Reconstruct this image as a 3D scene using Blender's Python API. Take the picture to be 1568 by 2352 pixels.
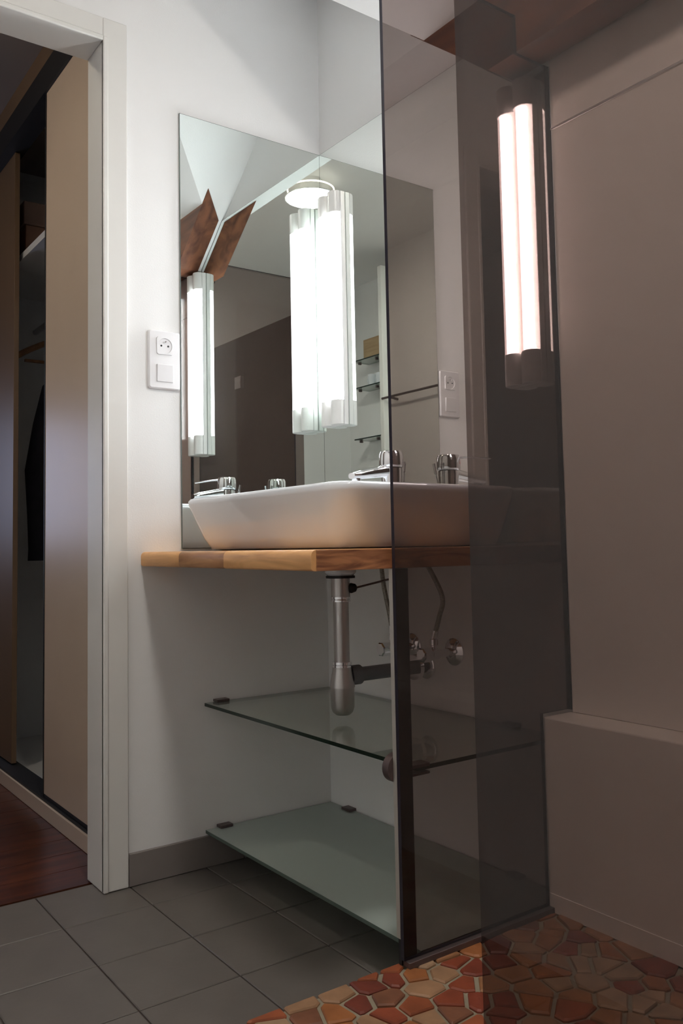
import bpy, math, random
from mathutils import Vector, Matrix

# ---------------------------------------------------------------- clear
for o in list(bpy.data.objects):
    bpy.data.objects.remove(o, do_unlink=True)
scene = bpy.context.scene
COL = scene.collection
random.seed(7)

# ---------------------------------------------------------------- camera
cam_data = bpy.data.cameras.new('camera')
cam = bpy.data.objects.new('camera', cam_data)
COL.objects.link(cam)
FPX, PPX, PPY = 1967.14, -35.79, -52.45
cam_data.sensor_fit = 'VERTICAL'
cam_data.sensor_height = 36.0
cam_data.lens = FPX / 2352.0 * 36.0
cam_data.shift_x = -PPX / 2352.0
cam_data.shift_y = PPY / 2352.0
cam_data.clip_start = 0.02
az, el, roll = 2.5271816, 0.0674414, -0.0179904
fwd = Vector((math.cos(el) * math.cos(az), math.cos(el) * math.sin(az), math.sin(el)))
rt = fwd.cross(Vector((0, 0, 1))).normalized()
up = rt.cross(fwd)
r2 = rt * math.cos(roll) + up * math.sin(roll)
u2 = -rt * math.sin(roll) + up * math.cos(roll)
cam.matrix_world = Matrix(((r2.x, u2.x, -fwd.x, 2.01804), (r2.y, u2.y, -fwd.y, -1.42267),
                           (r2.z, u2.z, -fwd.z, 0.80723), (0, 0, 0, 1)))
scene.camera = cam

# ---------------------------------------------------------------- world, exposure
world = bpy.data.worlds.new('world')
scene.world = world
world.use_nodes = True
bg = world.node_tree.nodes['Background']
bg.inputs[0].default_value = (0.6, 0.7, 0.9, 1)
bg.inputs[1].default_value = 0.3
scene.view_settings.view_transform = 'Standard'
scene.view_settings.look = 'None'
scene.view_settings.exposure = 1.8
scene.view_settings.gamma = 1.0
scene.view_settings.use_curve_mapping = False
TUBE = 13.2          # fluorescent tubes of the two mirror lamps
DIFFUSER = 2.6       # glow of their opal covers
CEIL_LAMP = 27.0      # round ceiling lamp
WINDOW = 1.5         # daylight in the window at the far end of the corridor
cy = scene.cycles
cy.max_bounces = 11
cy.use_adaptive_sampling = True
cy.adaptive_threshold = 0.03
cy.use_light_tree = False
cy.diffuse_bounces = 5
cy.glossy_bounces = 6
cy.transmission_bounces = 4
cy.transparent_max_bounces = 16
cy.sample_clamp_indirect = 15.0
cy.blur_glossy = 0.3

# ---------------------------------------------------------------- material helpers
def nodes_of(m):
    m.use_nodes = True
    nt = m.node_tree
    nt.nodes.clear()
    out = nt.nodes.new('ShaderNodeOutputMaterial')
    return nt, out

def principled(name, col, rough=0.5, metal=0.0, vary=0.0, scale=8.0, bump=0.0, bscale=120.0, spec=0.5, stretch=None, col2=None, coat=0.0):
    m = bpy.data.materials.new(name)
    nt, out = nodes_of(m)
    b = nt.nodes.new('ShaderNodeBsdfPrincipled')
    nt.links.new(b.outputs[0], out.inputs[0])
    b.inputs['Base Color'].default_value = (*col, 1)
    b.inputs['Roughness'].default_value = rough
    b.inputs['Metallic'].default_value = metal
    b.inputs['Specular IOR Level'].default_value = spec
    b.inputs['Coat Weight'].default_value = coat
    tc = nt.nodes.new('ShaderNodeTexCoord')
    src = tc.outputs['Object']
    if stretch:
        mp = nt.nodes.new('ShaderNodeMapping')
        mp.inputs['Scale'].default_value = stretch
        nt.links.new(src, mp.inputs[0]); src = mp.outputs[0]
    if vary > 0 or col2:
        n = nt.nodes.new('ShaderNodeTexNoise')
        n.inputs['Scale'].default_value = scale
        n.inputs['Detail'].default_value = 5
        nt.links.new(src, n.inputs['Vector'])
        r = nt.nodes.new('ShaderNodeValToRGB')
        a = col2 if col2 else tuple(max(0, c * (1 - vary)) for c in col)
        c = col if col2 else tuple(min(1, c * (1 + vary)) for c in col)
        r.color_ramp.elements[0].position = 0.3
        r.color_ramp.elements[1].position = 0.7
        r.color_ramp.elements[0].color = (*a, 1)
        r.color_ramp.elements[1].color = (*c, 1)
        nt.links.new(n.outputs[0], r.inputs[0])
        nt.links.new(r.outputs[0], b.inputs['Base Color'])
    if bump > 0:
        n2 = nt.nodes.new('ShaderNodeTexNoise')
        n2.inputs['Scale'].default_value = bscale
        nt.links.new(src, n2.inputs['Vector'])
        bp = nt.nodes.new('ShaderNodeBump')
        bp.inputs['Strength'].default_value = bump
        bp.inputs['Distance'].default_value = 0.002
        nt.links.new(n2.outputs[0], bp.inputs['Height'])
        nt.links.new(bp.outputs[0], b.inputs['Normal'])
    return m

def emission(name, col, strength):
    m = bpy.data.materials.new(name)
    nt, out = nodes_of(m)
    e = nt.nodes.new('ShaderNodeEmission')
    e.inputs[0].default_value = (*col, 1)
    e.inputs[1].default_value = strength
    nt.links.new(e.outputs[0], out.inputs[0])
    return m

def schlick(nt, f0=0.04, gain=0.96):
    lw = nt.nodes.new('ShaderNodeLayerWeight')
    lw.inputs[0].default_value = 0.5
    p = nt.nodes.new('ShaderNodeMath'); p.operation = 'POWER'
    nt.links.new(lw.outputs['Facing'], p.inputs[0]); p.inputs[1].default_value = 5
    q = nt.nodes.new('ShaderNodeMath'); q.operation = 'MULTIPLY_ADD'
    nt.links.new(p.outputs[0], q.inputs[0]); q.inputs[1].default_value = gain; q.inputs[2].default_value = f0
    return q.outputs[0]

def sheet_glass(name, tint, rough=0.0, body=None, body_fac=0.0, f0=0.04):
    """tinted sheet: each face passes sqrt of the pane's tint, plus a mirror reflection"""
    m = bpy.data.materials.new(name)
    nt, out = nodes_of(m)
    t = nt.nodes.new('ShaderNodeBsdfTransparent')
    t.inputs[0].default_value = (*[c ** 0.5 for c in tint], 1)
    g = nt.nodes.new('ShaderNodeBsdfGlossy')
    g.inputs['Roughness'].default_value = rough
    g.inputs['Color'].default_value = (1, 1, 1, 1)
    base = t.outputs[0]
    if body:
        d = nt.nodes.new('ShaderNodeBsdfDiffuse'); d.inputs[0].default_value = (*body, 1)
        tr = nt.nodes.new('ShaderNodeBsdfTranslucent'); tr.inputs[0].default_value = (*body, 1)
        mm = nt.nodes.new('ShaderNodeMixShader'); mm.inputs[0].default_value = 0.35
        nt.links.new(d.outputs[0], mm.inputs[1]); nt.links.new(tr.outputs[0], mm.inputs[2])
        mb_ = nt.nodes.new('ShaderNodeMixShader'); mb_.inputs[0].default_value = body_fac
        nt.links.new(base, mb_.inputs[1]); nt.links.new(mm.outputs[0], mb_.inputs[2])
        base = mb_.outputs[0]
    mix = nt.nodes.new('ShaderNodeMixShader')
    nt.links.new(schlick(nt, f0), mix.inputs[0])
    nt.links.new(base, mix.inputs[1]); nt.links.new(g.outputs[0], mix.inputs[2])
    nt.links.new(mix.outputs[0], out.inputs[0])
    return m

def wood(name, dark, light, axis='X', scale=14.0, rough=0.45, dist=3.0):
    m = bpy.data.materials.new(name)
    nt, out = nodes_of(m)
    b = nt.nodes.new('ShaderNodeBsdfPrincipled')
    b.inputs['Roughness'].default_value = rough
    nt.links.new(b.outputs[0], out.inputs[0])
    tc = nt.nodes.new('ShaderNodeTexCoord')
    oi = nt.nodes.new('ShaderNodeObjectInfo')
    add = nt.nodes.new('ShaderNodeVectorMath'); add.operation = 'MULTIPLY_ADD'
    add.inputs[1].default_value = (7, 13, 5)
    nt.links.new(oi.outputs['Random'], add.inputs[0]); nt.links.new(tc.outputs['Object'], add.inputs[2])
    mp = nt.nodes.new('ShaderNodeMapping')
    s = [1.0, 1.0, 1.0]; s['XYZ'.index(axis)] = 0.12
    mp.inputs['Scale'].default_value = s
    nt.links.new(add.outputs[0], mp.inputs[0])
    n = nt.nodes.new('ShaderNodeTexNoise')
    n.inputs['Scale'].default_value = scale * 2; n.inputs['Detail'].default_value = 8; n.inputs['Distortion'].default_value = dist * 0.4
    nt.links.new(mp.outputs[0], n.inputs['Vector'])
    r = nt.nodes.new('ShaderNodeValToRGB')
    r.color_ramp.elements[0].position = 0.32; r.color_ramp.elements[1].position = 0.68
    r.color_ramp.elements[0].color = (*dark, 1); r.color_ramp.elements[1].color = (*light, 1)
    nt.links.new(n.outputs[0], r.inputs[0])
    hs = nt.nodes.new('ShaderNodeHueSaturation')
    mr = nt.nodes.new('ShaderNodeMapRange'); mr.inputs[3].default_value = 0.75; mr.inputs[4].default_value = 1.2
    nt.links.new(oi.outputs['Random'], mr.inputs[0]); nt.links.new(mr.outputs[0], hs.inputs['Value'])
    nt.links.new(r.outputs[0], hs.inputs['Color'])
    nt.links.new(hs.outputs[0], b.inputs['Base Color'])
    return m

M = {}
M['paint'] = principled('white_wall_paint', (0.875, 0.875, 0.87), 0.7, vary=0.01, scale=3, bump=0.12, bscale=260, spec=0.3)
M['frame_paint'] = principled('white_gloss_paint', (0.78, 0.77, 0.74), 0.38, vary=0.02, scale=6)
M['shower_panel'] = principled('cream_shower_panel', (0.80, 0.735, 0.69), 0.32, vary=0.03, scale=2)
M['tile'] = principled('grey_floor_tile', (0.152, 0.134, 0.122), 0.42, vary=0.07, scale=9, bump=0.1, bscale=90)
M['skirting'] = principled('grey_skirting_tile', (0.25, 0.22, 0.21), 0.4, vary=0.06, scale=7)
M['grout'] = principled('dark_grout', (0.085, 0.065, 0.055), 0.9, vary=0.2, scale=40)
M['mosaic_grout'] = principled('sandy_grout', (0.29, 0.25, 0.18), 0.9, vary=0.15, scale=30)
stone_cols = [(0.36, 0.085, 0.04), (0.42, 0.12, 0.05), (0.46, 0.18, 0.065), (0.30, 0.065, 0.035), (0.48, 0.24, 0.12),
              (0.24, 0.055, 0.035), (0.46, 0.28, 0.17), (0.52, 0.36, 0.24), (0.28, 0.12, 0.07)]
M['stones'] = [principled('terracotta_stone_%d' % i, tuple(k_ * q for k_, q in zip((0.70, 0.64, 0.57), c)), 0.55, vary=0.22, scale=22, bump=0.25, bscale=70) for i, c in enumerate(stone_cols)]
M['mirror'] = principled('silvered_mirror', (0.86, 0.90, 0.875), 0.0, 1.0)
M['mirror_edge'] = principled('mirror_ground_edge', (0.16, 0.19, 0.18), 0.3, 0.4)
M['chrome'] = principled('polished_chrome', (0.86, 0.86, 0.88), 0.08, 1.0)
M['satin'] = principled('satin_metal', (0.56, 0.54, 0.53), 0.34, 1.0)
M['alu'] = principled('aluminium', (0.78, 0.76, 0.70), 0.4, 0.85)
M['bright_strip'] = principled('bright_joint_metal', (0.92, 0.90, 0.88), 0.28, 0.9)
M['dark_metal'] = principled('dark_bronze_metal', (0.15, 0.115, 0.115), 0.4, 0.6)
M['black'] = principled('black_rubber', (0.012, 0.012, 0.013), 0.55)
M['grey_plastic'] = principled('grey_pipe_plastic', (0.17, 0.18, 0.20), 0.35)
M['white_plastic'] = principled('white_plastic', (0.80, 0.79, 0.80), 0.3)
M['socket_hole'] = principled('socket_hole_black', (0.01, 0.01, 0.01), 0.6)
M['ceramic'] = principled('white_ceramic', (0.78, 0.82, 0.87), 0.07, spec=0.6, coat=0.4)
M['lamp_white'] = principled('lamp_white_plastic', (0.78, 0.78, 0.76), 0.3)
M['red'] = principled('red_dot', (0.7, 0.03, 0.05), 0.3)
M['hose'] = principled('braided_hose', (0.30, 0.28, 0.24), 0.4, 0.6, vary=0.35, scale=260)
M['smoked'] = sheet_glass('smoked_glass', (0.39, 0.318, 0.30), body=(0.55, 0.50, 0.49), body_fac=0.016, f0=0.02)
M['smoked_door'] = sheet_glass('smoked_door_glass', (0.285, 0.23, 0.215), body=(0.55, 0.50, 0.49), body_fac=0.018, f0=0.026)
M['glass_edge'] = principled('smoked_glass_edge', (0.03, 0.028, 0.04), 0.15)
M['door_edge'] = principled('glass_door_edge', (0.22, 0.18, 0.16), 0.25)
M['clear'] = sheet_glass('clear_shelf_glass', (0.80, 0.86, 0.83), body=(0.72, 0.80, 0.74), body_fac=0.38)
M['frosted'] = sheet_glass('frosted_shelf_glass', (0.6, 0.68, 0.63), 0.25, body=(0.70, 0.80, 0.76), body_fac=0.80)
M['shelf_edge'] = principled('green_glass_edge', (0.012, 0.03, 0.022), 0.15)
M['frost_edge'] = principled('pale_green_glass_edge', (0.10, 0.14, 0.12), 0.3)
M['oak'] = wood('oak_stave', (0.50, 0.235, 0.085), (0.82, 0.46, 0.185), 'X', 16)
M['oak_dark'] = wood('dark_oak_stave', (0.26, 0.11, 0.042), (0.56, 0.29, 0.12), 'X', 15)
M['walnut'] = wood('walnut_stave', (0.13, 0.05, 0.025), (0.36, 0.16, 0.075), 'X', 18, dist=6)
M['beam'] = wood('old_beam_wood', (0.070, 0.020, 0.008), (0.195, 0.068, 0.028), 'X', 9, 0.7)
M['parquet'] = wood('dark_parquet', (0.048, 0.011, 0.004), (0.115, 0.029, 0.010), 'Y', 12, 0.3)
M['closet_door'] = principled('beige_closet_laminate', (0.66, 0.53, 0.41), 0.36, vary=0.05, scale=2, spec=0.5)
M['closet_side'] = principled('brown_closet_laminate', (0.17, 0.105, 0.06), 0.45, vary=0.08, scale=3)
M['closet_in'] = principled('white_closet_board', (0.66, 0.67, 0.67), 0.6)
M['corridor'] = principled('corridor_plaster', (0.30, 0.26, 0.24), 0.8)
M['cardboard'] = principled('brown_box_card', (0.26, 0.14, 0.09), 0.7, vary=0.1)
M['cardboard_lid'] = principled('grey_brown_lid', (0.20, 0.13, 0.10), 0.7, vary=0.1)
M['hanger'] = wood('hanger_wood', (0.28, 0.13, 0.05), (0.46, 0.24, 0.10), 'X', 10)
M['cloth'] = principled('black_cloth', (0.012, 0.011, 0.016), 0.9, vary=0.3, scale=30)
M['pine'] = wood('light_box_wood', (0.42, 0.27, 0.14), (0.60, 0.43, 0.25), 'X', 12)
M['tube'] = emission('fluorescent_tube', (0.89, 0.96, 1.02), TUBE)
M['ceil_lamp'] = emission('ceiling_lamp_opal', (1.0, 0.95, 0.87), CEIL_LAMP)
M['ceil_ring'] = emission('ceiling_lamp_ring', (1.0, 0.88, 0.74), 0.9)
M['corridor_fill_lamp'] = emission('corridor_fill_emitter', (1.0, 0.88, 0.72), 25.0)  # emitter of the added fill light in the corridor
M['window'] = emission('window_daylight', (0.62, 0.70, 1.0), WINDOW)

def make_diffuser():
    m = bpy.data.materials.new('opal_lamp_cover')
    nt, out = nodes_of(m)
    t = nt.nodes.new('ShaderNodeBsdfTransparent'); t.inputs[0].default_value = (1, 0.97, 0.95, 1)
    e = nt.nodes.new('ShaderNodeEmission'); e.inputs[0].default_value = (0.97, 0.97, 1.0, 1); e.inputs[1].default_value = DIFFUSER
    mx = nt.nodes.new('ShaderNodeMixShader'); mx.inputs[0].default_value = 0.4
    nt.links.new(t.outputs[0], mx.inputs[1]); nt.links.new(e.outputs[0], mx.inputs[2])
    nt.links.new(mx.outputs[0], out.inputs[0])
    return m
M['diffuser'] = make_diffuser()

# ---------------------------------------------------------------- geometry helpers
class MB:
    def __init__(self):
        self.v, self.f, self.m = [], [], []
    def add(self, vs, fs, mi=0):
        o = len(self.v)
        self.v += [tuple(p) for p in vs]
        self.f += [tuple(i + o for i in f) for f in fs]
        self.m += [mi] * len(fs)
        return self
    def box(self, x0, x1, y0, y1, z0, z1, mi=0):
        vs = [(x, y, z) for z in (z0, z1) for y in (y0, y1) for x in (x0, x1)]
        return self.add(vs, [(0, 2, 3, 1), (4, 5, 7, 6), (0, 1, 5, 4), (2, 6, 7, 3), (0, 4, 6, 2), (1, 3, 7, 5)], mi)
    def prism(self, poly, axis, a, b, mi=0, side_mi=None):
        """poly: 2D points; axis: the extrusion axis; the 2D coordinates are the two other axes in xyz order"""
        def P(p, t):
            if axis == 'x': return (t, p[0], p[1])
            if axis == 'y': return (p[0], t, p[1])
            return (p[0], p[1], t)
        n = len(poly)
        area = sum(poly[i][0] * poly[(i + 1) % n][1] - poly[(i + 1) % n][0] * poly[i][1] for i in range(n))
        ccw = area > 0
        if axis == 'y': ccw = not ccw
        if b < a: a, b = b, a
        pts = poly if ccw else poly[::-1]
        vs = [P(p, a) for p in pts] + [P(p, b) for p in pts]
        self.add(vs, [tuple(range(n))[::-1], tuple(range(n, 2 * n))], mi)
        o = len(self.v) - 2 * n
        self.f += [(o + i, o + (i + 1) % n, o + n + (i + 1) % n, o + n + i) for i in range(n)]
        self.m += [mi if side_mi is None else side_mi] * n
        return self
    def sheet(self, pts, dz, mi=0):
        """planar polygon (any 3D points, seen from below) thickened upward by dz"""
        n = len(pts)
        vs = list(pts) + [(p[0], p[1], p[2] + dz) for p in pts]
        fs = [tuple(range(n)), tuple(range(n, 2 * n))[::-1]]
        fs += [(i, n + i, n + (i + 1) % n, (i + 1) % n) for i in range(n)]
        return self.add(vs, fs, mi)
    def rings(self, rings, close_ends=True, mi=0, cyc=True):
        n = len(rings[0]); o = 0
        vs = [p for r in rings for p in r]
        fs = []
        for k in range(len(rings) - 1):
            for i in range(n if cyc else n - 1):
                j = (i + 1) % n
                fs.append((k * n + i, k * n + j, (k + 1) * n + j, (k + 1) * n + i))
        if close_ends:
            fs.append(tuple(range(n))[::-1])
            fs.append(tuple(range((len(rings) - 1) * n, len(rings) * n)))
        return self.add(vs, fs, mi)
    def lathe(self, prof, origin, axis=(0, 0, 1), seg=24, mi=0):
        """prof: list of (radius, distance along axis)"""
        ax = Vector(axis).normalized()
        t = Vector((1, 0, 0)) if abs(ax.x) < 0.9 else Vector((0, 1, 0))
        a = ax.cross(t).normalized(); b = ax.cross(a)
        O = Vector(origin)
        rings = [[O + ax * h + (a * math.cos(2 * math.pi * i / seg) + b * math.sin(2 * math.pi * i / seg)) * max(r, 1e-5)
                  for i in range(seg)] for r, h in prof]
        return self.rings(rings, True, mi)
    def tube(self, pts, r, seg=12, mi=0):
        pts = [Vector(p) for p in pts]
        rad = r if isinstance(r, (list, tuple)) else [r] * len(pts)
        rings = []
        prev = None
        for k, p in enumerate(pts):
            d = (pts[min(k + 1, len(pts) - 1)] - pts[max(k - 1, 0)]).normalized()
            t = prev if prev else (Vector((0, 0, 1)) if abs(d.z) < 0.9 else Vector((1, 0, 0)))
            a = (t - d * t.dot(d)).normalized(); b = d.cross(a); prev = a
            rings.append([p + (a * math.cos(2 * math.pi * i / seg) + b * math.sin(2 * math.pi * i / seg)) * rad[k] for i in range(seg)])
        return self.rings(rings, True, mi)
    def build(self, name, mats, parent=None, smooth=False, bevel=0.0, seg=2, angle=35):
        me = bpy.data.meshes.new(name)
        me.from_pydata(self.v, [], self.f)
        for m in (mats if isinstance(mats, (list, tuple)) else [mats]):
            me.materials.append(m)
        for p, mi in zip(me.polygons, self.m):
            p.material_index = mi
        me.validate(); me.update()
        o = bpy.data.objects.new(name, me)
        COL.objects.link(o)
        if parent is not None:
            o.parent = parent
        if smooth:
            for p in me.polygons: p.use_smooth = True
            try:
                me.set_sharp_from_angle(angle=math.radians(angle))
            except Exception:
                pass
        if bevel > 0:
            bv = o.modifiers.new('bevel', 'BEVEL')
            bv.width = bevel; bv.segments = seg; bv.limit_method = 'ANGLE'; bv.angle_limit = math.radians(40)
            if not smooth:
                for p in me.polygons: p.use_smooth = True
                try: me.set_sharp_from_angle(angle=math.radians(angle))
                except Exception: pass
        return o

def tag(o, label, cat=None, group=None, kind=None):
    if label: o['label'] = label
    if cat: o['category'] = cat
    if group: o['group'] = group
    if kind: o['kind'] = kind
    return o

def struct(o, label=None, cat=None):
    return tag(o, label, cat, kind='structure')

def thing(name, label, cat, group=None, kind=None, loc=(0, 0, 0)):
    o = bpy.data.objects.new(name, None)
    o.empty_display_size = 0.05
    COL.objects.link(o)
    o.location = loc
    return tag(o, label, cat, group, kind)

def rrect(x0, x1, y0, y1, r, n=6):
    pts = []
    for cx, cyy, a0 in ((x1 - r, y1 - r, 0), (x0 + r, y1 - r, 90), (x0 + r, y0 + r, 180), (x1 - r, y0 + r, 270)):
        for k in range(n + 1):
            a = math.radians(a0 + 90 * k / n)
            pts.append((cx + r * math.cos(a), cyy + r * math.sin(a)))
    return pts

# ---------------------------------------------------------------- dimensions (metres; origin = mirror corner at floor)
XP, YP = 0.856, -0.461            # fixed smoked pane: its plane and its free edge
HS = 0.093                        # top of the raised shower floor
HC, TC = 0.803, 0.0355            # worktop top and thickness
HT, MW = 1.964, 0.457             # mirror top, width of the left mirror
XE = 0.840                        # edge of the raised shower floor
XR, ZC = 2.72, 2.60               # right wall, flat ceiling
S1 = lambda x: 2.471 - 0.83 * x   # sloping ceiling falling to the right
S2 = lambda y: 1.910 - 0.83 * y   # sloping ceiling falling to the back wall
YF = -0.8313                       # where the second slope meets the flat ceiling

# ================================================================= STRUCTURE
# --- left wall with the doorway
m = MB()
m.box(-0.09, 0, -0.655, 0.12, 0, 2.62)
m.box(-0.09, 0, -1.46, -0.655, 2.103, 2.62)
m.box(-0.09, 0, -2.25, -1.46, 0, 2.62)
struct(m.build('wall_left', M['paint']), 'white painted wall with the mirror, the socket and the doorway', 'wall')
# --- back wall
struct(MB().box(0, 2.82, 0, 0.12, 0, 2.64).build('wall_back', M['paint']), 'white painted back wall behind basin and shower', 'wall')
# --- right wall, front wall with shelf niche
struct(MB().box(XR, XR + 0.1, -2.25, 0, 0, 2.62).build('wall_right', M['paint']), 'white wall at the far side of the shower', 'wall')
m = MB()
m.box(0, 1.94, -2.0, -1.85, 0, 2.62)
m.box(1.94, XR, -2.25, -2.14, 0, 2.62)
m.box(1.86, 1.94, -2.14, -2.0, 0, 2.62)
struct(m.build('wall_front', M['paint']), 'pale wall facing the mirrors with a shelf niche', 'wall')
struct(MB().box(1.93, 1.965, -1.99, -1.80, 0, 2.50).build('trim_2', M['frame_paint'], bevel=0.003), 'white upright at the edge of the shelf niche', 'trim')
# --- ceiling: two plaster slopes meeting in a valley, then flat
m = MB()
e = 0.0005
m.sheet([(0, 0, S1(0)), (0, -0.676, S1(0)), (0.579, -0.097, S1(0.579)), (0.776, -0.097, S1(0.776)), (0.776, 0, S1(0.776))], 0.03)
m.sheet([(0.676, 0, S2(0)), (0, -0.676, S2(-0.676)), (0, YF, S2(YF)), (XR, YF, S2(YF)), (XR, 0, S2(0))], 0.04)
m.sheet([(0, YF, ZC), (0, -2.25, ZC), (XR, -2.25, ZC), (XR, YF, ZC)], 0.04)
struct(m.build('ceiling', M['paint']), 'white ceiling with two plaster slopes over the corner', 'ceiling')

# --- bathroom floor: grout bed and separate tiles
fl = thing('floor', 'grey square floor tiles with dark joints', 'floor', kind='structure')
MB().box(-0.08, XE, -2.2, 0, -0.06, -0.004).build('grout_bed', M['grout'], fl)
MB().box(XE, XR, -2.2, -1.05, -0.06, -0.004).build('grout_bed', M['grout'], fl)
S = 0.2036; TX, TY = 0.1339, -0.8024; J = 0.0032
def tile_mesh(x0, x1, y0, y1):
    c = 0.0016
    r = [[(x0, y0, -0.010), (x1, y0, -0.010), (x1, y1, -0.010), (x0, y1, -0.010)],
         [(x0, y0, -c), (x1, y0, -c), (x1, y1, -c), (x0, y1, -c)],
         [(x0 + c, y0 + c, 0), (x1 - c, y0 + c, 0), (x1 - c, y1 - c, 0), (x0 + c, y1 - c, 0)]]
    return MB().rings(r)
full = None
for i in range(-7, 4):
    for j in range(-1, 12):
        x0, x1 = TX + (j) * S, TX + (j + 1) * S
        y0, y1 = TY + i * S, TY + (i + 1) * S
        if y1 > -1.05 + 0.01 and x0 > XE: continue
        xe = XE if y1 > -1.05 else XR
        a, b, c, d_ = x0 + J / 2, min(x1 - J / 2, xe - 0.002), max(y0 + J / 2, -2.19), min(y1 - J / 2, -0.001)
        if b - a < 0.02 or d_ - c < 0.02: continue
        if abs(b - a - (S - J)) < 1e-6 and abs(d_ - c - (S - J)) < 1e-6:
            if full is None:
                full = tile_mesh(-(S - J) / 2, (S - J) / 2, -(S - J) / 2, (S - J) / 2).build('floor_tile', M['tile'], fl)
                o = full
            else:
                o = full.copy(); COL.objects.link(o); o.parent = fl
            o.location = ((a + b) / 2, (c + d_) / 2, 0)
        else:
            mx, my = (a + b) / 2, (c + d_) / 2
            o = tile_mesh(a - mx, b - mx, c - my, d_ - my).build('floor_tile', M['tile'], fl)
            o.location = (mx, my, 0)

# --- skirting tiles
bb = thing('baseboard_left', 'grey tile skirting along the white wall under the basin', 'baseboard', kind='structure')
for y0, y1 in ((-0.603, -0.288), (-0.285, -0.011)):
    MB().box(0.0, 0.010, y0, y1, 0.001, 0.078).build('skirting_tile', M['skirting'], bb, bevel=0.0015)
bb2 = thing('baseboard_back', 'grey tile skirting along the back wall below the shelves', 'baseboard', kind='structure')
for x0, x1 in ((0.011, 0.32), (0.323, 0.63), (0.633, XE - 0.002)):
    MB().box(x0, x1, -0.010, 0, 0.001, 0.078).build('skirting_tile', M['skirting'], bb2, bevel=0.0015)

# --- door frame
tr = thing('trim_1', 'white painted door frame beside the basin', 'door frame', kind='structure')
MB().box(0.0, 0.011, -0.668, -0.604, 0.001, 2.152).build('casing', M['frame_paint'], tr, bevel=0.003)
MB().box(-0.10, 0.014, -0.668, -0.655, 0.001, 2.103).build('jamb', M['frame_paint'], tr, bevel=0.003)
MB().box(-0.10, 0.014, -1.45, -0.668, 2.090, 2.103).build('head_lining', M['frame_paint'], tr, bevel=0.003)
MB().box(0.0, 0.011, -1.51, -0.668, 2.103, 2.152).build('head_casing', M['frame_paint'], tr, bevel=0.003)
MB().box(-0.10, 0.014, -1.46, -1.45, 0.001, 2.103).build('jamb', M['frame_paint'], tr, bevel=0.003)

# --- corridor behind the doorway
fc = thing('floor_corridor', 'dark reddish brown plank floor in the corridor', 'floor', kind='structure')
MB().box(-2.6, -0.08, -2.2, 0, -0.06, -0.016).build('subfloor', M['corridor'], fc)
k = 0
x = -0.081
while x > -1.75:
    y = -2.2 + 0.31 * (k % 3)
    segs = [(-2.2, y + 0.5), (y + 0.5, -0.6)]
    for y0, y1 in segs:
        if y1 - y0 > 0.05:
            MB().box(x - 0.119, x - 0.0006, y0 + 0.0006, y1 - 0.0006, -0.016, -0.001).build('plank', M['parquet'], fc, bevel=0.0008)
    x -= 0.12; k += 1
MB().box(-2.6, x, -2.2, -0.6, -0.016, -0.001).build('plank_field', M['parquet'], fc)['kind'] = 'stuff'
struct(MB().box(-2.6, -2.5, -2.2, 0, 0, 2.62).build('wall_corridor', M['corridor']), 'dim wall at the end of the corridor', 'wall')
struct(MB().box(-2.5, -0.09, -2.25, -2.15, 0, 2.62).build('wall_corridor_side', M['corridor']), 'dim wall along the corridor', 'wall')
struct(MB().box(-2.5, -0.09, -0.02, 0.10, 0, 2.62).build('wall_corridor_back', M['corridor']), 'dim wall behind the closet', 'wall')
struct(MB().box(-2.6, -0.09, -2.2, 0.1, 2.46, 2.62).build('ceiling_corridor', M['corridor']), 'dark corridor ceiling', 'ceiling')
wn = thing('window_1', 'small daylit window at the end of the corridor', 'window', kind='structure')
MB().box(-2.498, -2.49, -1.42, -1.10, 0.85, 1.50).build('pane', M['window'], wn)
m = MB()
m.box(-2.5, -2.47, -1.46, -1.42, 0.81, 1.54); m.box(-2.5, -2.47, -1.10, -1.06, 0.81, 1.54)
m.box(-2.5, -2.47, -1.42, -1.10, 1.50, 1.54); m.box(-2.5, -2.47, -1.42, -1.10, 0.81, 0.85)
m.build('window_frame', M['frame_paint'], wn, bevel=0.003)

# --- raised shower floor with irregular stone mosaic
fs = thing('floor_shower', 'raised shower floor of broken terracotta mosaic', 'shower floor', kind='structure')
def clip(poly, nx, ny, c):
    out = []
    for i in range(len(poly)):
        p, q = poly[i], poly[(i + 1) % len(poly)]
        dp, dq = nx * p[0] + ny * p[1] - c, nx * q[0] + ny * q[1] - c
        if dp <= 0: out.append(p)
        if (dp < 0) != (dq < 0) and abs(dp - dq) > 1e-12:
            t = dp / (dp - dq)
            out.append((p[0] + (q[0] - p[0]) * t, p[1] + (q[1] - p[1]) * t))
    return out
MB().box(XE + 0.004, XR, -1.05, -0.0, -0.06, HS - 0.004).build('mosaic_bed', M['mosaic_grout'], fs)
seeds = []
rs = random.Random(11)
gx0, gx1, gy0, gy1 = XE, XR, -1.05, -0.087
tries = 0
while tries < 9000:
    tries += 1
    p = (rs.uniform(gx0, gx1), rs.uniform(gy0, gy1))
    dmin = rs.uniform(0.026, 0.064)
    if all((p[0] - q[0]) ** 2 + (p[1] - q[1]) ** 2 > dmin * dmin for q in seeds):
        seeds.append(p)
camxy = (1.05, -0.45)
cells = []
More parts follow.
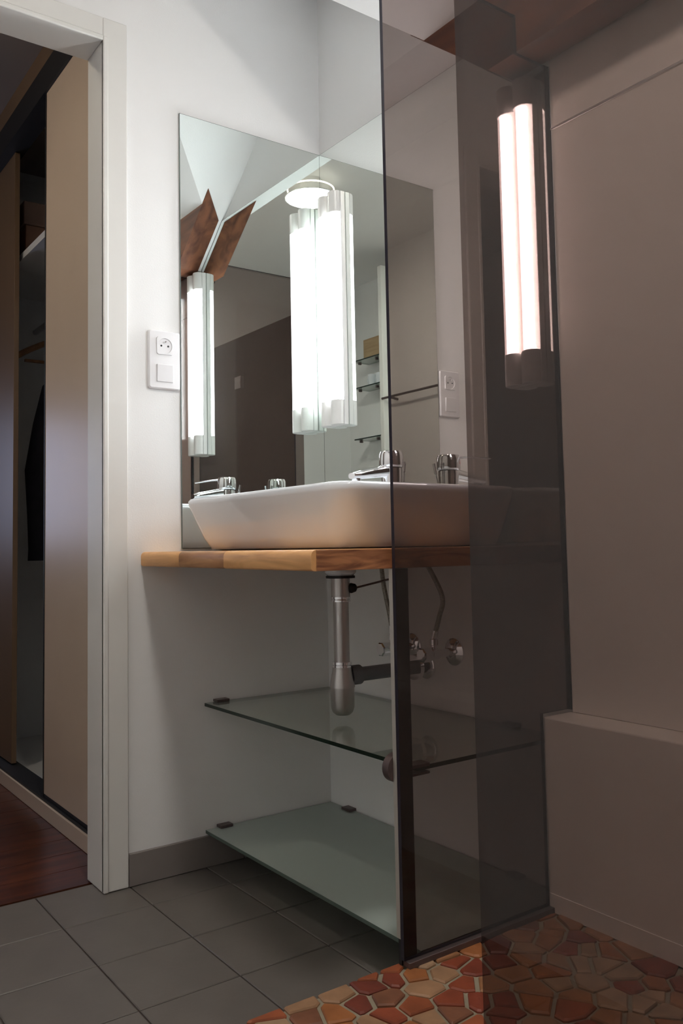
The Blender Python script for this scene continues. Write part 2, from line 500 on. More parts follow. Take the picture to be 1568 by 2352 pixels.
for p in seeds:
    poly = [(gx0, gy0), (gx1, gy0), (gx1, gy1), (gx0, gy1)]
    near = sorted(seeds, key=lambda q: (q[0] - p[0]) ** 2 + (q[1] - p[1]) ** 2)[1:22]
    gap = rs.uniform(0.0050, 0.0085)
    for q in near:
        dx, dy = q[0] - p[0], q[1] - p[1]
        L = math.hypot(dx, dy)
        if L > 0.2: break
        nx, ny = dx / L, dy / L
        c = nx * (p[0] + q[0]) / 2 + ny * (p[1] + q[1]) / 2 - gap / 2
        poly = clip(poly, nx, ny, c)
        if len(poly) < 3: break
    if len(poly) >= 3:
        cells.append((p, poly))
cells.sort(key=lambda c: math.hypot(c[0][0] - camxy[0], (c[0][1] - camxy[1]) * 0.9))
rest = [MB() for _ in stone_cols]
for n, (p, poly) in enumerate(cells):
    t = rs.uniform(-0.0005, 0.0015)
    def ins(f, z): return [(p[0] + (q[0] - p[0]) * f, p[1] + (q[1] - p[1]) * f, z) for q in poly]
    R = [ins(1.0, HS - 0.012), ins(1.0, HS - 0.002 + t), ins(0.90, HS + 0.0005 + t)]
    dist = abs(p[0] - XE)
    ci = rs.choices(range(9), weights=[3, 3, 3, 2, 2, 2, 2, 2, 1] if p[1] < -0.36 else [1, 1, 2, 1, 3, 1, 3, 4, 1])[0]
    if n < 290:
        MB().rings(R).build('mosaic_stone', M['stones'][ci], fs)
    else:
        rest[ci].rings(R)
allm = MB()
for ci, r in enumerate(rest):
    allm.add(r.v, r.f, ci)
o = allm.build('far_mosaic_stones', M['stones'], fs); o['kind'] = 'stuff'

# --- shower wall cladding
sw = thing('wall_shower', 'cream panels lining the back wall of the shower', 'shower wall', kind='structure')
MB().box(XP + 0.006, XR, -0.006, 0, 1.685, 1.905).build('wall_panel', M['shower_panel'], sw, bevel=0.001)
MB().box(XP + 0.006, XR, -0.006, 0, 0.465, 1.680).build('wall_panel', M['shower_panel'], sw, bevel=0.001)
MB().tube([(XP + 0.006, -0.0055, 1.6825), (XR, -0.0055, 1.6825)], 0.0036, 12).build('joint_strip', M['bright_strip'], sw, smooth=True)
MB().box(XP - 0.002, XR, -0.0865, 0, HS, 0.4646).build('ledge', M['shower_panel'], sw, bevel=0.003)
MB().box(XP - 0.002, XR, -0.0885, -0.0865, HS, HS + 0.035).build('cove_strip', M['shower_panel'], sw)

# ================================================================= ROOF BEAM
zb = 1.825
prof = [(-0.10, zb), (-0.10, 2.030), (-0.018, 1.962), (-0.018, zb)]
left = [((2.471 - z) / 0.83 - 0.003, y, z) for y, z in prof]
right = [(XR, y, z) for y, z in prof]
m = MB().add(left + right, [(0, 1, 2, 3), (7, 6, 5, 4), (0, 4, 5, 1), (1, 5, 6, 2), (2, 6, 7, 3), (3, 7, 4, 0)])
o = m.build('roof_beam', M['beam'])
tag(o, 'reddish brown timber roof beam under the sloping ceiling', 'beam')

# ================================================================= MIRRORS
o = thing('wall_mirror', 'frameless mirror on the wall beside the white socket plate', 'mirror')
MB().box(0.0005, 0.0052, -MW, -0.0052, HC + 0.006, HT).build('mirror_glass', [M['mirror_edge']], o)
MB().box(0.0052, 0.0058, -MW + 0.0012, -0.0062, HC + 0.008, HT - 0.0012).build('silvering', M['mirror'], o)
poly = [(0.0005, HC + 0.006), (XP - 0.007, HC + 0.006), (XP - 0.007, zb - 0.004), (0.776, zb - 0.004), ((2.471 - HT) / 0.83 - 0.002, HT), (0.0005, HT)]
poly2 = [(0.0066, HC + 0.008), (XP - 0.008, HC + 0.008), (XP - 0.008, zb - 0.006), (0.774, zb - 0.006), ((2.471 - HT) / 0.83 - 0.0035, HT - 0.0012), (0.0066, HT - 0.0012)]
o = thing('wall_mirror', 'frameless mirror behind the basin tap with two tube lamps on it', 'mirror')
MB().prism(poly, 'y', -0.0052, -0.0005).build('mirror_glass', M['mirror_edge'], o)
MB().prism(poly2, 'y', -0.0058, -0.0052).build('silvering', M['mirror'], o)

# ================================================================= LAMPS ON THE MIRROR
def make_lamp(x0, label):
    L = thing('mirror_lamp', label, 'lamp', 'twin tube lamps on the mirror', loc=(x0, -0.0065, 1.146))
    H, W, r = 0.664, 0.096, 0.0232
    yb = -0.016
    # base plate against the mirror
    MB().box(0, W, -0.0155, 0, 0, H).build('base', M['lamp_white'], L, bevel=0.002)
    def lobe(cx, z0, z1, rr, n=10):
        pts = [(cx + rr * math.cos(math.radians(a)), yb - rr * math.sin(math.radians(a))) for a in [180 * k / n for k in range(n + 1)]]
        return pts
    for cx in (0.0244, 0.0716):
        for z0, z1, nm in ((0, 0.070, 'lower_cap'), (H - 0.062, H, 'upper_cap')):
            MB().prism(lobe(cx, z0, z1, r), 'z', z0, z1).build(nm, M['lamp_white'], L, smooth=True, bevel=0.002)
        dm = MB()
        P = lobe(cx, 0, 0, r - 0.0012)
        dm.rings([[(p[0], p[1], 0.070) for p in P], [(p[0], p[1], H - 0.062) for p in P]], close_ends=False, cyc=False)
        dm.build('diffuser', M['diffuser'], L, smooth=True)
        MB().lathe([(0.0125, 0.072), (0.0125, H - 0.064)], (cx, yb - 0.008, 0), seg=12).build('tube', M['tube'], L, smooth=True)
    return L
make_lamp(0.033, 'white twin tube mirror lamp next to the mirror corner')
make_lamp(0.732, 'white twin tube mirror lamp seen through the smoked glass')

# ================================================================= CEILING LAMP
cl = thing('ceiling_lamp', 'round opal ceiling lamp seen in the mirror', 'lamp', loc=(1.357, -0.903, ZC))
MB().lathe([(0.127, -0.0915), (0.127, -0.087), (0.055, -0.070), (0.055, -0.0005)], (0, 0, 0), seg=40).build('base', M['lamp_white'], cl, smooth=True)
MB().lathe([(0.02, -0.104), (0.10, -0.101), (0.122, -0.0925)], (0, 0, 0), seg=40).build('opal_disc', M['ceil_lamp'], cl, smooth=True)
MB().tube([(0.114 * math.cos(t * math.pi / 16), 0.114 * math.sin(t * math.pi / 16), -0.050) for t in range(33)], 0.004, 5).build('ring', M['ceil_ring'], cl, smooth=True)

# ================================================================= CORRIDOR FILL LAMP (unseen, added to brighten the closet and corridor)
c2 = thing('corridor_fill_lamp', 'added unseen fill lamp on the corridor ceiling beyond the doorway', 'lamp', loc=(-0.45, -1.6, 2.459))
MB().lathe([(0.08, -0.02), (0.08, 0.0)], (0, 0, 0), seg=24).build('base', M['lamp_white'], c2, smooth=True)
MB().lathe([(0.02, -0.06), (0.06, -0.05), (0.075, -0.021)], (0, 0, 0), seg=24).build('opal_cover', M['corridor_fill_lamp'], c2, smooth=True)

# ================================================================= SOCKET AND SWITCH
sp = thing('socket_switch_plate', 'white double wall plate with socket above and light switch below', 'socket', loc=(0.0005, -0.5045, 1.2935))
m = MB()
P = rrect(-0.0435, 0.0435, -0.0755, 0.0755, 0.006)
Q = rrect(-0.0405, 0.0405, -0.0725, 0.0725, 0.005)
m.rings([[(0, p[0], p[1]) for p in P], [(0.006, p[0], p[1]) for p in P], [(0.0095, p[0], p[1]) for p in Q]])
m.build('plate', M['white_plastic'], sp, smooth=True, angle=30)
# socket insert: square with a round well
zc = 0.036
m = MB()
angs = [2 * math.pi * (k + 0.5) / 40 for k in range(40)]
sq = []
for a in angs:
    f = 0.0225 / max(abs(math.cos(a)), abs(math.sin(a)))
    sq.append((f * math.cos(a), zc + f * math.sin(a)))
def circ(r, xx):
    return [(xx, r * math.cos(a), zc + r * math.sin(a)) for a in angs]
m.rings([[(0.0095, q[0], q[1]) for q in sq], [(0.0122, q[0] * 0.985, zc + (q[1] - zc) * 0.985) for q in sq], circ(0.0198, 0.0122), circ(0.0188, 0.0097)])
m.build('socket', M['white_plastic'], sp, smooth=True, angle=25)
for yy in (-0.0095, 0.0095):
    MB().lathe([(0.0026, 0), (0.0026, 0.0004)], (0.0099, yy, zc), (1, 0, 0), 14).build('contact_hole', M['socket_hole'], sp)
MB().lathe([(0.0023, 0), (0.0023, 0.006), (0.0012, 0.0075)], (0.0099, 0, zc + 0.010), (1, 0, 0), 12).build('earth_pin', M['chrome'], sp, smooth=True)
zs = -0.035
m = MB()
a = [(-0.0225, zs - 0.0225), (0.0225, zs - 0.0225), (0.0225, zs + 0.0225), (-0.0225, zs + 0.0225)]
xo = [0.0120, 0.0120, 0.0145, 0.0145]
m.rings([[(0.0090, p[0], p[1]) for p in a], [(xo[i], p[0] * 0.98, zs + (p[1] - zs) * 0.98) for i, p in enumerate(a)]])
m.build('switch_rocker', M['white_plastic'], sp, bevel=0.0007)

# ================================================================= WORKTOP (stave by stave)
wt = thing('worktop', 'wooden butcher block worktop under the white basin', 'worktop')
YL, YR2 = -0.567, -0.628            # front edge at the left wall and at the pane
XW = 0.846
def yfront(x): return YL + (YR2 - YL) * x / XW
rows = 7
depth = 0.56
for r in range(1, rows):
    y1 = -0.007 - (r - 1) * 0.0755
    y0 = y1 - 0.0755 + 0.0003
    x = 0.0065
    rr_ = random.Random(r)
    while x < XW - 0.01:
        ln = rr_.uniform(0.22, 0.42)
        x1 = min(XW, x + ln)
        if XW - x1 < 0.1: x1 = XW
        MB().box(x, x1 - 0.0002, y0, y1, HC - TC, HC).build('stave', M['oak'] if rr_.random() < 0.7 else M['walnut'], wt)
        x = x1
yb = -0.007 - 6 * 0.0755
front_staves = [(0.0003, 0.255, M['oak']), (0.2552, 0.497, M['oak_dark']), (0.4972, XW - 0.0, M['oak'])]
for x0, x1, mat in front_staves:
    m = MB()
    def sec(x):
        y = yfront(x); z0, z1 = HC - TC, HC
        R_ = 0.011; r_ = 0.004
        pts = [(yb, z1)]
        for k in range(6):
            a = math.radians(90 + 90 * k / 5)
            pts.append((y + R_ + R_ * math.cos(a), z1 - R_ + R_ * math.sin(a)))
        for k in range(4):
            a = math.radians(180 + 90 * k / 3)
            pts.append((y + 0.003 + r_ + r_ * math.cos(a) - 0.003 * (1 - k / 3.0) + 0.0, z0 + r_ + r_ * math.sin(a)))
        pts.append((yb, z0))
        return [(x, p[0], p[1]) for p in pts]
    m.rings([sec(x0), sec(x1)])
    m.build('front_stave', mat, wt, smooth=True, angle=40)
# end grain strip at the pane side
m = MB()
m.add([(XW, yfront(XW) + 0.010, HC - TC + 0.0006), (XW, -0.008, HC - TC + 0.0006), (XW, -0.008, HC - 0.0006), (XW, yfront(XW) + 0.010, HC - 0.0006),
       (XW + 0.0018, yfront(XW) + 0.011, HC - TC + 0.001), (XW + 0.0018, -0.008, HC - TC + 0.001), (XW + 0.0018, -0.008, HC - 0.001), (XW + 0.0018, yfront(XW) + 0.011, HC - 0.001)],
      [(0, 1, 2, 3)[::-1], (4, 5, 6, 7), (0, 1, 5, 4), (1, 2, 6, 5), (2, 3, 7, 6), (3, 0, 4, 7)])
walnut_y = wood('walnut_end', (0.19, 0.066, 0.026), (0.52, 0.22, 0.09), 'Y', 16, dist=8)
m.build('side_stave', walnut_y, wt)

# ================================================================= WASH BASIN
wb = thing('wash_basin', 'white ceramic counter top wash basin on the wooden worktop', 'basin', loc=(0.424, -0.245, HC))
m = MB()
HZ = 0.127
def brr(hw, y0, y1, r, z, n=9): return [(p[0], p[1], z) for p in rrect(-hw, hw, y0, y1, r, n)]
# outer shell from the base up, over the rim and down into the bowl; the base is set back all round
rings = [brr(0.278, -0.190, 0.215, 0.050, 0.0005), brr(0.291, -0.215, 0.222, 0.055, 0.004), brr(0.304, -0.230, 0.226, 0.058, 0.030),
         brr(0.318, -0.241, 0.228, 0.060, 0.062), brr(0.329, -0.250, 0.230, 0.060, 0.092), brr(0.337, -0.255, 0.231, 0.060, 0.110),
         brr(0.338, -0.256, 0.231, 0.058, 0.119), brr(0.334, -0.252, 0.229, 0.056, 0.1255), brr(0.327, -0.245, 0.225, 0.052, HZ),
         brr(0.305, -0.225, 0.118, 0.050, HZ - 0.0006), brr(0.298, -0.218, 0.110, 0.050, HZ - 0.006), brr(0.285, -0.205, 0.098, 0.055, HZ - 0.045),
         brr(0.255, -0.150, 0.078, 0.060, HZ - 0.085), brr(0.18, -0.11, 0.05, 0.05, HZ - 0.100), brr(0.030, -0.045, 0.015, 0.029, HZ - 0.104)]
m.rings(rings)
m.build('bowl', M['ceramic'], wb, smooth=True, angle=60)
MB().lathe([(0.030, 0), (0.030, 0.002), (0.012, 0.0045)], (0, -0.015, HZ - 0.1042), seg=24).build('drain_plug', M['chrome'], wb, smooth=True)

# ================================================================= TAP
FX, FY, FZ = 0.420, -0.100, HC + HZ + 0.0005
tp = thing('mixer_tap', 'chrome single lever mixer tap on the white basin', 'tap', loc=(FX, FY, FZ))
MB().lathe([(0.0295, 0), (0.0295, 0.004), (0.0265, 0.006), (0.0255, 0.030), (0.0265, 0.055), (0.0260, 0.064)], (0, 0, 0), seg=28).build('body', M['chrome'], tp, smooth=True)
MB().lathe([(0.022, 0.0635), (0.0285, 0.0665), (0.0300, 0.071), (0.0295, 0.097), (0.0265, 0.1045), (0.015, 0.1075)], (0, 0, 0), seg=28).build('lever_cap', M['chrome'], tp, smooth=True)
# flattened spout toward the front
m = MB()
rg = []
for t in range(9):
    s = t / 8.0
    y = -0.012 - 0.106 * s
    z = 0.0575 - 0.0155 * s
    hw = 0.0175 - 0.0020 * s
    hh = 0.0150 - 0.0050 * s
    if t == 8: hw, hh, y = hw * 0.8, hh * 0.7, y - 0.003
    rg.append([(hw * math.copysign(abs(math.cos(a)) ** 0.7, math.cos(a)), y, z + hh * math.copysign(abs(math.sin(a)) ** 0.8, math.sin(a)))
               for a in [2 * math.pi * k / 20 for k in range(20)]])
m.rings(rg)
m.build('spout', M['chrome'], tp, smooth=True, angle=60)
MB().lathe([(0.0115, 0), (0.0120, 0.004), (0.0120, 0.014)], (0, -0.106, 0.024), (0, -0.12, 1), 20).build('aerator', M['chrome'], tp, smooth=True)
# lever points to the room
ld = Vector((0.77, -0.64, 0)).normalized()
m = MB()
for_pts = [ld * 0.022 + Vector((0, 0, 0.0985)), ld * 0.05 + Vector((0, 0, 0.0975)), ld * 0.108 + Vector((0, 0, 0.0915))]
sd = Vector((-ld.y, ld.x, 0))
rg = []
for p, w, h in zip(for_pts, (0.008, 0.006, 0.0075), (0.0035, 0.0026, 0.0026)):
    rg.append([p + sd * (w * math.cos(a)) + Vector((0, 0, h * math.sin(a))) for a in [2 * math.pi * k / 12 for k in range(12)]])
m.rings(rg)
m.build('lever', M['chrome'], tp, smooth=True, angle=60)
MB().lathe([(0.004, 0), (0.0035, 0.0008)], tuple(ld * 0.0292 + Vector((0, 0, 0.084))), tuple(ld), 12).build('temperature_dot', M['red'], tp)
MB().tube([(0.004, 0.032, 0.0008), (-0.002, 0.042, 0.055)], 0.0016, 8).build('lift_rod', M['chrome'], tp, smooth=True)
MB().tube([(-0.0020, 0.042, 0.055), (-0.0042, 0.0462, 0.082)], 0.0038, 10).build('lift_knob', M['chrome'], tp, smooth=True)

# ================================================================= WASTE TRAP
tz = 0.7675
st = thing('bottle_trap', 'satin chrome bottle trap hanging under the worktop', 'pipe', loc=(0.420, -0.259, 0))
MB().lathe([(0.030, 0.741), (0.036, 0.748), (0.036, tz)], (0, 0, 0), seg=24).build('waste_outlet', M['ceramic'], st, smooth=True)
MB().lathe([(0.0335, 0.7355), (0.0335, 0.741)], (0, 0, 0), seg=28).build('rubber_seal', M['black'], st, smooth=True)
MB().lathe([(0.0215, 0.693), (0.0215, 0.7355)], (0, 0, 0), seg=28).build('pop_up_body', M['satin'], st, smooth=True)
MB().lathe([(0.0225, 0.682), (0.0225, 0.686), (0.0205, 0.687), (0.0225, 0.688), (0.0225, 0.693)], (0, 0, 0), seg=28).build('collar', M['chrome'], st, smooth=True)
MB().lathe([(0.0178, 0.545), (0.0178, 0.682)], (0, 0, 0), seg=28).build('tail_pipe', M['satin'], st, smooth=True)
MB().lathe([(0.0225, 0.534), (0.0225, 0.538), (0.0205, 0.539), (0.0225, 0.540), (0.0225, 0.546)], (0, 0, 0), seg=28).build('collar', M['chrome'], st, smooth=True)
MB().lathe([(0.0290, 0.489), (0.0280, 0.497), (0.0225, 0.526), (0.0220, 0.534)], (0, 0, 0), seg=28).build('cone', M['satin'], st, smooth=True)
MB().lathe([(0.006, 0.4255), (0.016, 0.427), (0.0235, 0.433), (0.0268, 0.444), (0.0272, 0.489)], (0, 0, 0), seg=28).build('cup', M['satin'], st, smooth=True)
MB().lathe([(0.0215, 0), (0.0215, 0.010), (0.0225, 0.012), (0.0225, 0.028), (0.019, 0.030)], (0, 0.020, 0.5125), (0, 1, 0.0), 22).build('pipe_nut', M['grey_plastic'], st, smooth=True)
MB().tube([(0, 0.045, 0.5125), (0, 0.150, 0.5125), (0.0, 0.257, 0.5125)], 0.0165, 18).build('waste_pipe', M['grey_plastic'], st, smooth=True)
MB().lathe([(0.030, 0.212), (0.031, 0.222), (0.024, 0.226)], (0, 0, 0.5125), (0, 1, 0), 24).build('pipe_collar', M['chrome'], st, smooth=True)
MB().lathe([(0.032, 0.258), (0.031, 0.252), (0.020, 0.246)], (0, 0, 0.5125), (0, 1, 0), 28).build('wall_rosette', M['chrome'], st, smooth=True)
MB().lathe([(0.010, 0), (0.012, 0.006), (0.009, 0.016), (0.0045, 0.019)], (0.012, 0.014, 0.712), (0.45, 0.9, 0.05), 14).build('rod_nut', M['black'], st, smooth=True)
MB().tube([(0.020, 0.030, 0.713), (0.040, 0.165, 0.738)], 0.0024, 8).build('pop_up_rod', M['dark_metal'], st, smooth=True)

# ================================================================= STOP VALVES AND HOSES
def valve(x, z, label):
    v = thing('stop_valve', label, 'valve', 'stop valves on the back wall', loc=(x, 0, z))
    MB().lathe([(0.033, 0.0), (0.032, 0.004), (0.022, 0.010), (0.011, 0.013)], (0, -0.0005, 0), (0, -1, 0), 24).build('rosette', M['chrome'], v, smooth=True)
    MB().lathe([(0.0095, 0.010), (0.0095, 0.052), (0.0125, 0.054), (0.0125, 0.076), (0.009, 0.079)], (0, 0, 0), (0, -1, 0), 18).build('valve_body', M['chrome'], v, smooth=True)
    kb = MB()
    R_ = []
    for h in (0.079, 0.081, 0.104, 0.107):
        rr_ = 0.0155 if 0.080 < h < 0.105 else 0.013
        R_.append([((rr_ + (0.0018 if k % 2 else 0)) * math.cos(2 * math.pi * k / 16), -h, (rr_ + (0.0018 if k % 2 else 0)) * math.sin(2 * math.pi * k / 16)) for k in range(16)])
    kb.rings(R_[::-1])
    kb.build('knob', M['chrome'], v, smooth=True, angle=25)
    MB().lathe([(0.0075, 0.008), (0.0075, 0.020), (0.0095, 0.021), (0.0095, 0.034), (0.006, 0.036)], (0, -0.066, 0), (0, 0, 1), 14).build('outlet_nut', M['chrome'], v, smooth=True)
    return v
valve(0.369, 0.556, 'chrome stop valve on the back wall, partly hidden by the pane edge')
valve(0.518, 0.555, 'chrome stop valve on the back wall behind the smoked pane')
def bez(pts, n=14):
    out = []
    P = [Vector(p) for p in pts]
    for i in range(len(P) - 1):
        p0 = P[max(i - 1, 0)]; p1 = P[i]; p2 = P[i + 1]; p3 = P[min(i + 2, len(P) - 1)]
        for k in range(n if i < len(P) - 2 else n + 1):
            t = k / n
            out.append(0.5 * ((2 * p1) + (-p0 + p2) * t + (2 * p0 - 5 * p1 + 4 * p2 - p3) * t * t + (-p0 + 3 * p1 - 3 * p2 + p3) * t ** 3))
    return out
def hose(pts, label):
    h = thing('supply_hose', label, 'hose', 'braided hoses to the tap')
    MB().tube(bez(pts), 0.0058, 10).build('braid', M['hose'], h, smooth=True)
    p, q = Vector(pts[0]), Vector(pts[1])
    MB().tube([p - (q - p).normalized() * 0.003, p + (q - p).normalized() * 0.020], 0.0072, 12).build('ferrule', M['chrome'], h, smooth=True)
    return h
hose([(0.369, -0.066, 0.592), (0.362, -0.069, 0.640), (0.352, -0.077, 0.710), (0.355, -0.086, tz - 0.001)], 'braided supply hose left of the pane edge')
hose([(0.518, -0.066, 0.591), (0.536, -0.064, 0.640), (0.548, -0.064, 0.690), (0.505, -0.072, tz - 0.001)], 'braided supply hose bowing out behind the smoked pane')

# ================================================================= GLASS SHELVES UNDER THE WORKTOP
def shelf(z, mat, emat, label, clips, th=0.008, y0=-0.397):
    s = thing('glass_shelf', label, 'shelf', 'glass shelves under the worktop', loc=(0, 0, z))
    m = MB()
    m.prism([(0.006, y0), (0.830, y0), (0.830, -0.006), (0.006, -0.006)], 'z', -th, 0, 0, 1)
    m.build('glass_plate', [mat, emat], s)
    for (x, y, alongx) in clips:
        a, b = (0.018, 0.012) if alongx else (0.012, 0.018)
        c = MB().box(x - a, x + a, y - b, y + b, 0.0002, 0.007)
        c.box(x - a, x + a, y - b, y + b, -th - 0.010, -th - 0.0002)
        c.build('shelf_clip', M['dark_metal'], s, bevel=0.001)
    return s
shelf(0.4124, M['clear'], M['shelf_edge'], 'clear glass shelf just below the bottle trap',
      [(0.0125, -0.352, False), (0.10, -0.0125, True), (0.70, -0.0125, True)])
shelf(0.0935, M['frosted'], M['frost_edge'], 'frosted glass shelf just above the tile floor',
      [(0.0125, -0.345, False), (0.10, -0.0125, True), (0.70, -0.0125, True)])

# ================================================================= SHOWER SCREEN (fixed smoked pane)
sc_ = thing('shower_screen', 'fixed smoked glass pane between basin and shower', 'shower screen')
poly = [(YP, HS + 0.012), (YP, 1.900), (-0.104, 1.900), (-0.104, zb - 0.005), (-0.0095, zb - 0.005), (-0.0095, 0.472), (-0.0925, 0.472), (-0.0925, HS + 0.012)]
MB().prism(poly, 'x', XP - 0.004, XP + 0.004, 0, 1).build('glass', [M['smoked'], M['glass_edge']], sc_)
MB().box(XP - 0.0043, XP + 0.014, YP + 0.004, -0.089, HS + 0.0005, HS + 0.011).build('bottom_rail', M['dark_metal'], sc_, bevel=0.001)
MB().box(XP - 0.0055, XP + 0.0055, -0.0093, -0.0062, 0.470, zb - 0.005).build('wall_seal', M['black'], sc_)
# bright profile that stiffens the pane below the worktop
pf = thing('support_profile', 'thin aluminium profile along the pane edge, from worktop to floor', 'profile')
MB().box(XP - 0.0142, XP - 0.0046, YP + 0.0022, YP + 0.036, HS + 0.045, HC - TC - 0.0005).build('bar', M['black'], pf)  # aluminium sides coloured black to stand in for shade behind the smoked pane
MB().box(XP - 0.0142, XP - 0.0046, YP, YP + 0.0022, HS + 0.045, HC - TC - 0.0005).build('front_face', M['alu'], pf)
MB().box(XP - 0.0125, XP - 0.0046, YP + 0.002, YP + 0.036, HS + 0.001, HS + 0.045).build('foot', M['black'], pf)
# round clamp
gc = thing('glass_clamp', 'round bronze clamp joining the glass shelf to the pane', 'clamp', loc=(XP, -0.447, 0.420))
MB().lathe([(0.0225, -0.034), (0.025, -0.031), (0.025, -0.0148)], (0, 0, 0), (1, 0, 0), 28).build('inner_disc', M['dark_metal'], gc, smooth=True)
MB().box(-0.040, -0.0148, 0.022, 0.072, -0.0205, -0.0160).box(-0.040, -0.0148, 0.022, 0.072, -0.0072, -0.0010).build('jaw', M['dark_metal'], gc, bevel=0.001)

# ================================================================= SHOWER DOOR (nearer smoked pane)
sd_ = thing('shower_door', 'smoked glass shower door nearest the viewer', 'shower door')
YD = -0.980
MB().box(1.574, 2.246, YD - 0.004, YD + 0.004, HS + 0.012, 2.010).build('glass', M['smoked_door'], sd_)
for z in (0.35, 1.75):
    MB().box(2.190, 2.2555, YD - 0.012, YD + 0.012, z - 0.035, z + 0.035).build('hinge', M['chrome'], sd_, bevel=0.002)
sp2 = thing('side_pane', 'narrow smoked glass pane between shower door and right wall', 'shower screen')
MB().box(2.256, XR - 0.002, YD - 0.004, YD + 0.004, HS + 0.012, 2.010).build('glass', M['smoked_door'], sp2)
MB().box(2.256, XR - 0.002, YD - 0.010, YD + 0.010, HS, HS + 0.011).build('bottom_rail', M['dark_metal'], sp2)

# ================================================================= CLOSET IN THE CORRIDOR
ck = thing('closet', 'built in corridor closet with beige sliding doors, one pulled open', 'closet')
YK = -0.600
MB().box(-1.72, -0.115, YK - 0.004, YK + 0.014, 0.0, 0.046).build('plinth', M['closet_door'], ck, bevel=0.001)
m = MB(); m.box(-1.72, -0.115, YK + 0.002, YK + 0.070, 0.046, 0.054)
m.build('floor_track', M['black'], ck)
MB().box(-1.72, -0.115, YK - 0.002, YK + 0.070, 2.295, 2.39).build('head_track', M['black'], ck)
MB().box(-1.72, -0.115, YK, YK + 0.020, 2.39, 2.46).build('fascia', M['closet_side'], ck)
d1 = MB().box(-0.690, -0.115, YK + 0.006, YK + 0.024, 0.066, 2.295).build('sliding_door', M['closet_door'], ck, bevel=0.001)
MB().box(-0.6965, -0.690, YK + 0.004, YK + 0.027, 0.056, 2.295).build('door_edge_trim', M['black'], d1)
MB().box(-0.690, -0.115, YK + 0.006, YK + 0.024, 0.056, 0.066).build('door_bottom_trim', M['black'], d1)
MB().box(-1.69, -1.165, YK + 0.036, YK + 0.054, 0.060, 2.295).build('sliding_door', M['closet_side'], ck, bevel=0.001)
MB().box(-1.72, -1.70, YK + 0.02, -0.021, 0.0, 2.46).build('side_panel', M['closet_in'], ck)
MB().box(-1.70, -0.115, -0.04, -0.021, 0.0, 2.46).build('back_panel', M['closet_in'], ck)
MB().box(-0.135, -0.115, YK + 0.02, -0.04, 0.0, 2.46).build('side_panel', M['closet_in'], ck)
MB().box(-1.70, -0.135, -0.53, -0.04, 0.0, 0.035).build('bottom_panel', M['closet_in'], ck)
MB().box(-1.70, -0.135, -0.53, -0.04, 1.900, 1.925).build('top_shelf', M['closet_in'], ck)
MB().box(-1.70, -1.45, -0.50, -0.478, 1.80, 1.900).build('shelf_bracket', M['closet_in'], ck)
MB().tube([(-1.70, -0.33, 1.76), (-0.14, -0.33, 1.76)], 0.012, 12).build('hanging_rail', M['satin'], ck, smooth=True)
# box on the closet shelf
bx = thing('storage_box', 'brown lidded storage box on the closet shelf', 'box')
MB().box(-1.58, -1.25, -0.50, -0.20, 1.9252, 2.06).build('box_body', M['cardboard'], bx, bevel=0.003)
MB().box(-1.59, -1.24, -0.51, -0.19, 2.06, 2.15).build('lid', M['cardboard_lid'], bx, bevel=0.003)
# hanger and dark garment
hg = thing('coat_hanger', 'wooden coat hanger in the open closet', 'hanger', loc=(-1.43, -0.33, 1.76))
MB().tube(bez([(0, -0.170, -0.185), (0, -0.09, -0.135), (0, 0, -0.10), (0, 0.09, -0.135), (0, 0.170, -0.185)], 6), [0.012] * 25, 10).build('shoulder_bar', M['hanger'], hg, smooth=True)
MB().tube(bez([(0, 0, -0.10), (0, 0, -0.035), (0, 0.017, -0.012), (0, 0.012, 0.012), (0, 0, 0.0150), (0, -0.013, 0.009)], 6), 0.002, 8).build('hook', M['chrome'], hg, smooth=True)
MB().box(-0.008, 0.008, -0.12, 0.12, -0.192, -0.182).build('trouser_bar', M['hanger'], hg)
gm = MB()
rg = []
for z, y0, y1, w in ((1.52, -0.36, -0.30, 0.02), (1.45, -0.42, -0.24, 0.05), (1.30, -0.455, -0.20, 0.06), (1.12, -0.485, -0.18, 0.07), (0.95, -0.475, -0.18, 0.07), (0.82, -0.470, -0.19, 0.06), (0.775, -0.472, -0.19, 0.06)):
    rg.append([(-1.30 + w * math.cos(a) * (1 + 0.15 * math.sin(5 * a)), (y0 + y1) / 2 + (y1 - y0) / 2 * math.sin(a), z) for a in [2 * math.pi * k / 24 for k in range(24)]])
gm.rings(rg[::-1])
o = gm.build('dark_garment', M['cloth'], smooth=True, angle=80)
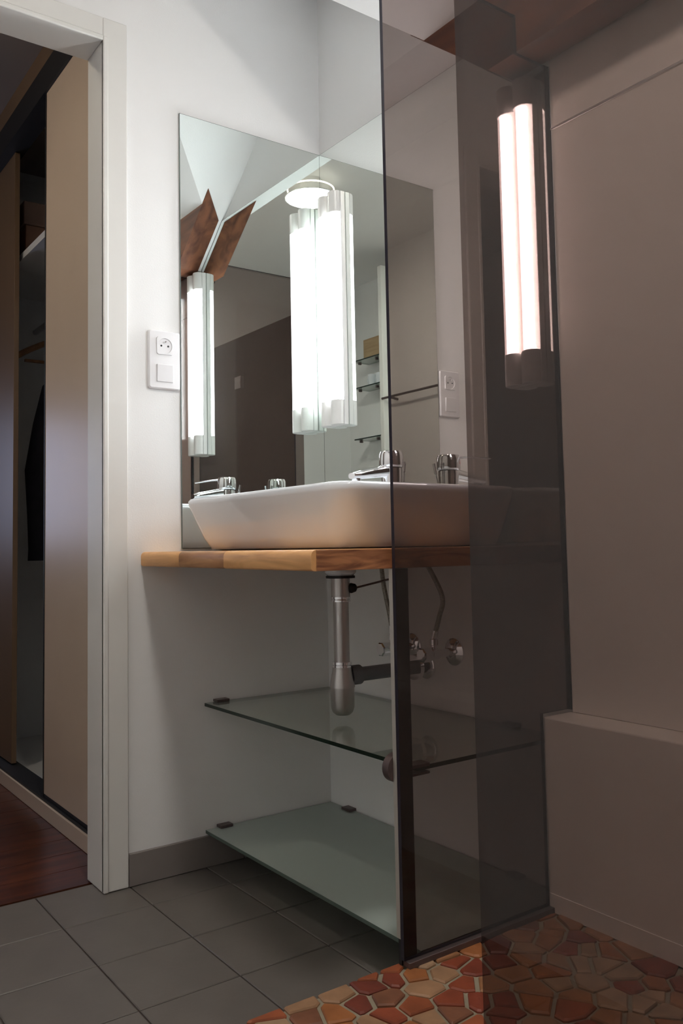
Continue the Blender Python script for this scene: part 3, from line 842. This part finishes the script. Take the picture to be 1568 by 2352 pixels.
tag(o, 'black garment hanging in the open closet', 'clothing')

# ================================================================= NICHE SHELVES SEEN IN THE MIRROR
for z, label in ((1.515, 'empty lowest glass shelf in the mirrored niche'), (1.855, 'middle glass shelf in the mirrored niche with white cups'), (2.037, 'top glass shelf in the mirrored niche with the wooden box')):
    s = thing('niche_shelf', label, 'shelf', 'glass shelves in the niche', loc=(0, 0, z))
    m = MB(); m.prism([(1.95, -2.135), (2.490, -2.135), (2.490, -2.0), (1.95, -2.0)], 'z', -0.008, 0, 0, 1)
    m.build('glass_plate', [M['clear'], M['shelf_edge']], s)
    for x in (2.10, 2.28, 2.46):
        MB().box(x - 0.007, x + 0.007, -2.045, -2.025, -0.024, -0.0082).build('bracket', M['dark_metal'], s, bevel=0.001)
b = MB().box(2.17, 2.40, -2.12, -2.02, 2.0374, 2.165).build('wooden_box', M['pine'], bevel=0.003)
tag(b, 'light wooden box on the top shelf of the mirrored niche', 'box')
for k, (x, y, label) in enumerate(((2.215, -2.05, 'white cup standing nearest the niche edge in the mirror'), (2.285, -2.06, 'white cup in the middle of the mirrored niche shelf'), (2.355, -2.05, 'white cup farthest from the niche edge in the mirror'))):
    c = thing('cup', label, 'cup', 'white cups on the niche shelf', loc=(x, y, 1.8552))
    MB().lathe([(0.018, 0), (0.022, 0.004), (0.027, 0.045), (0.028, 0.075), (0.025, 0.074), (0.020, 0.008)], (0, 0, 0), seg=20).build('bowl', M['ceramic'], c, smooth=True)
    MB().tube(bez([(0.026, 0, 0.062), (0.042, 0, 0.055), (0.040, 0, 0.030), (0.025, 0, 0.022)], 5), 0.004, 8).build('handle', M['ceramic'], c, smooth=True)
rl = thing('towel_rail', 'dark towel rail on the wall opposite the mirror', 'rail')
MB().tube([(1.35, -1.80, 1.688), (1.945, -1.80, 1.688)], 0.007, 12).build('bar', M['dark_metal'], rl, smooth=True)
for x in (1.42, 1.86):
    MB().tube([(x, -1.851, 1.675), (x, -1.80, 1.682)], 0.008, 10).build('bracket', M['dark_metal'], rl, smooth=True)
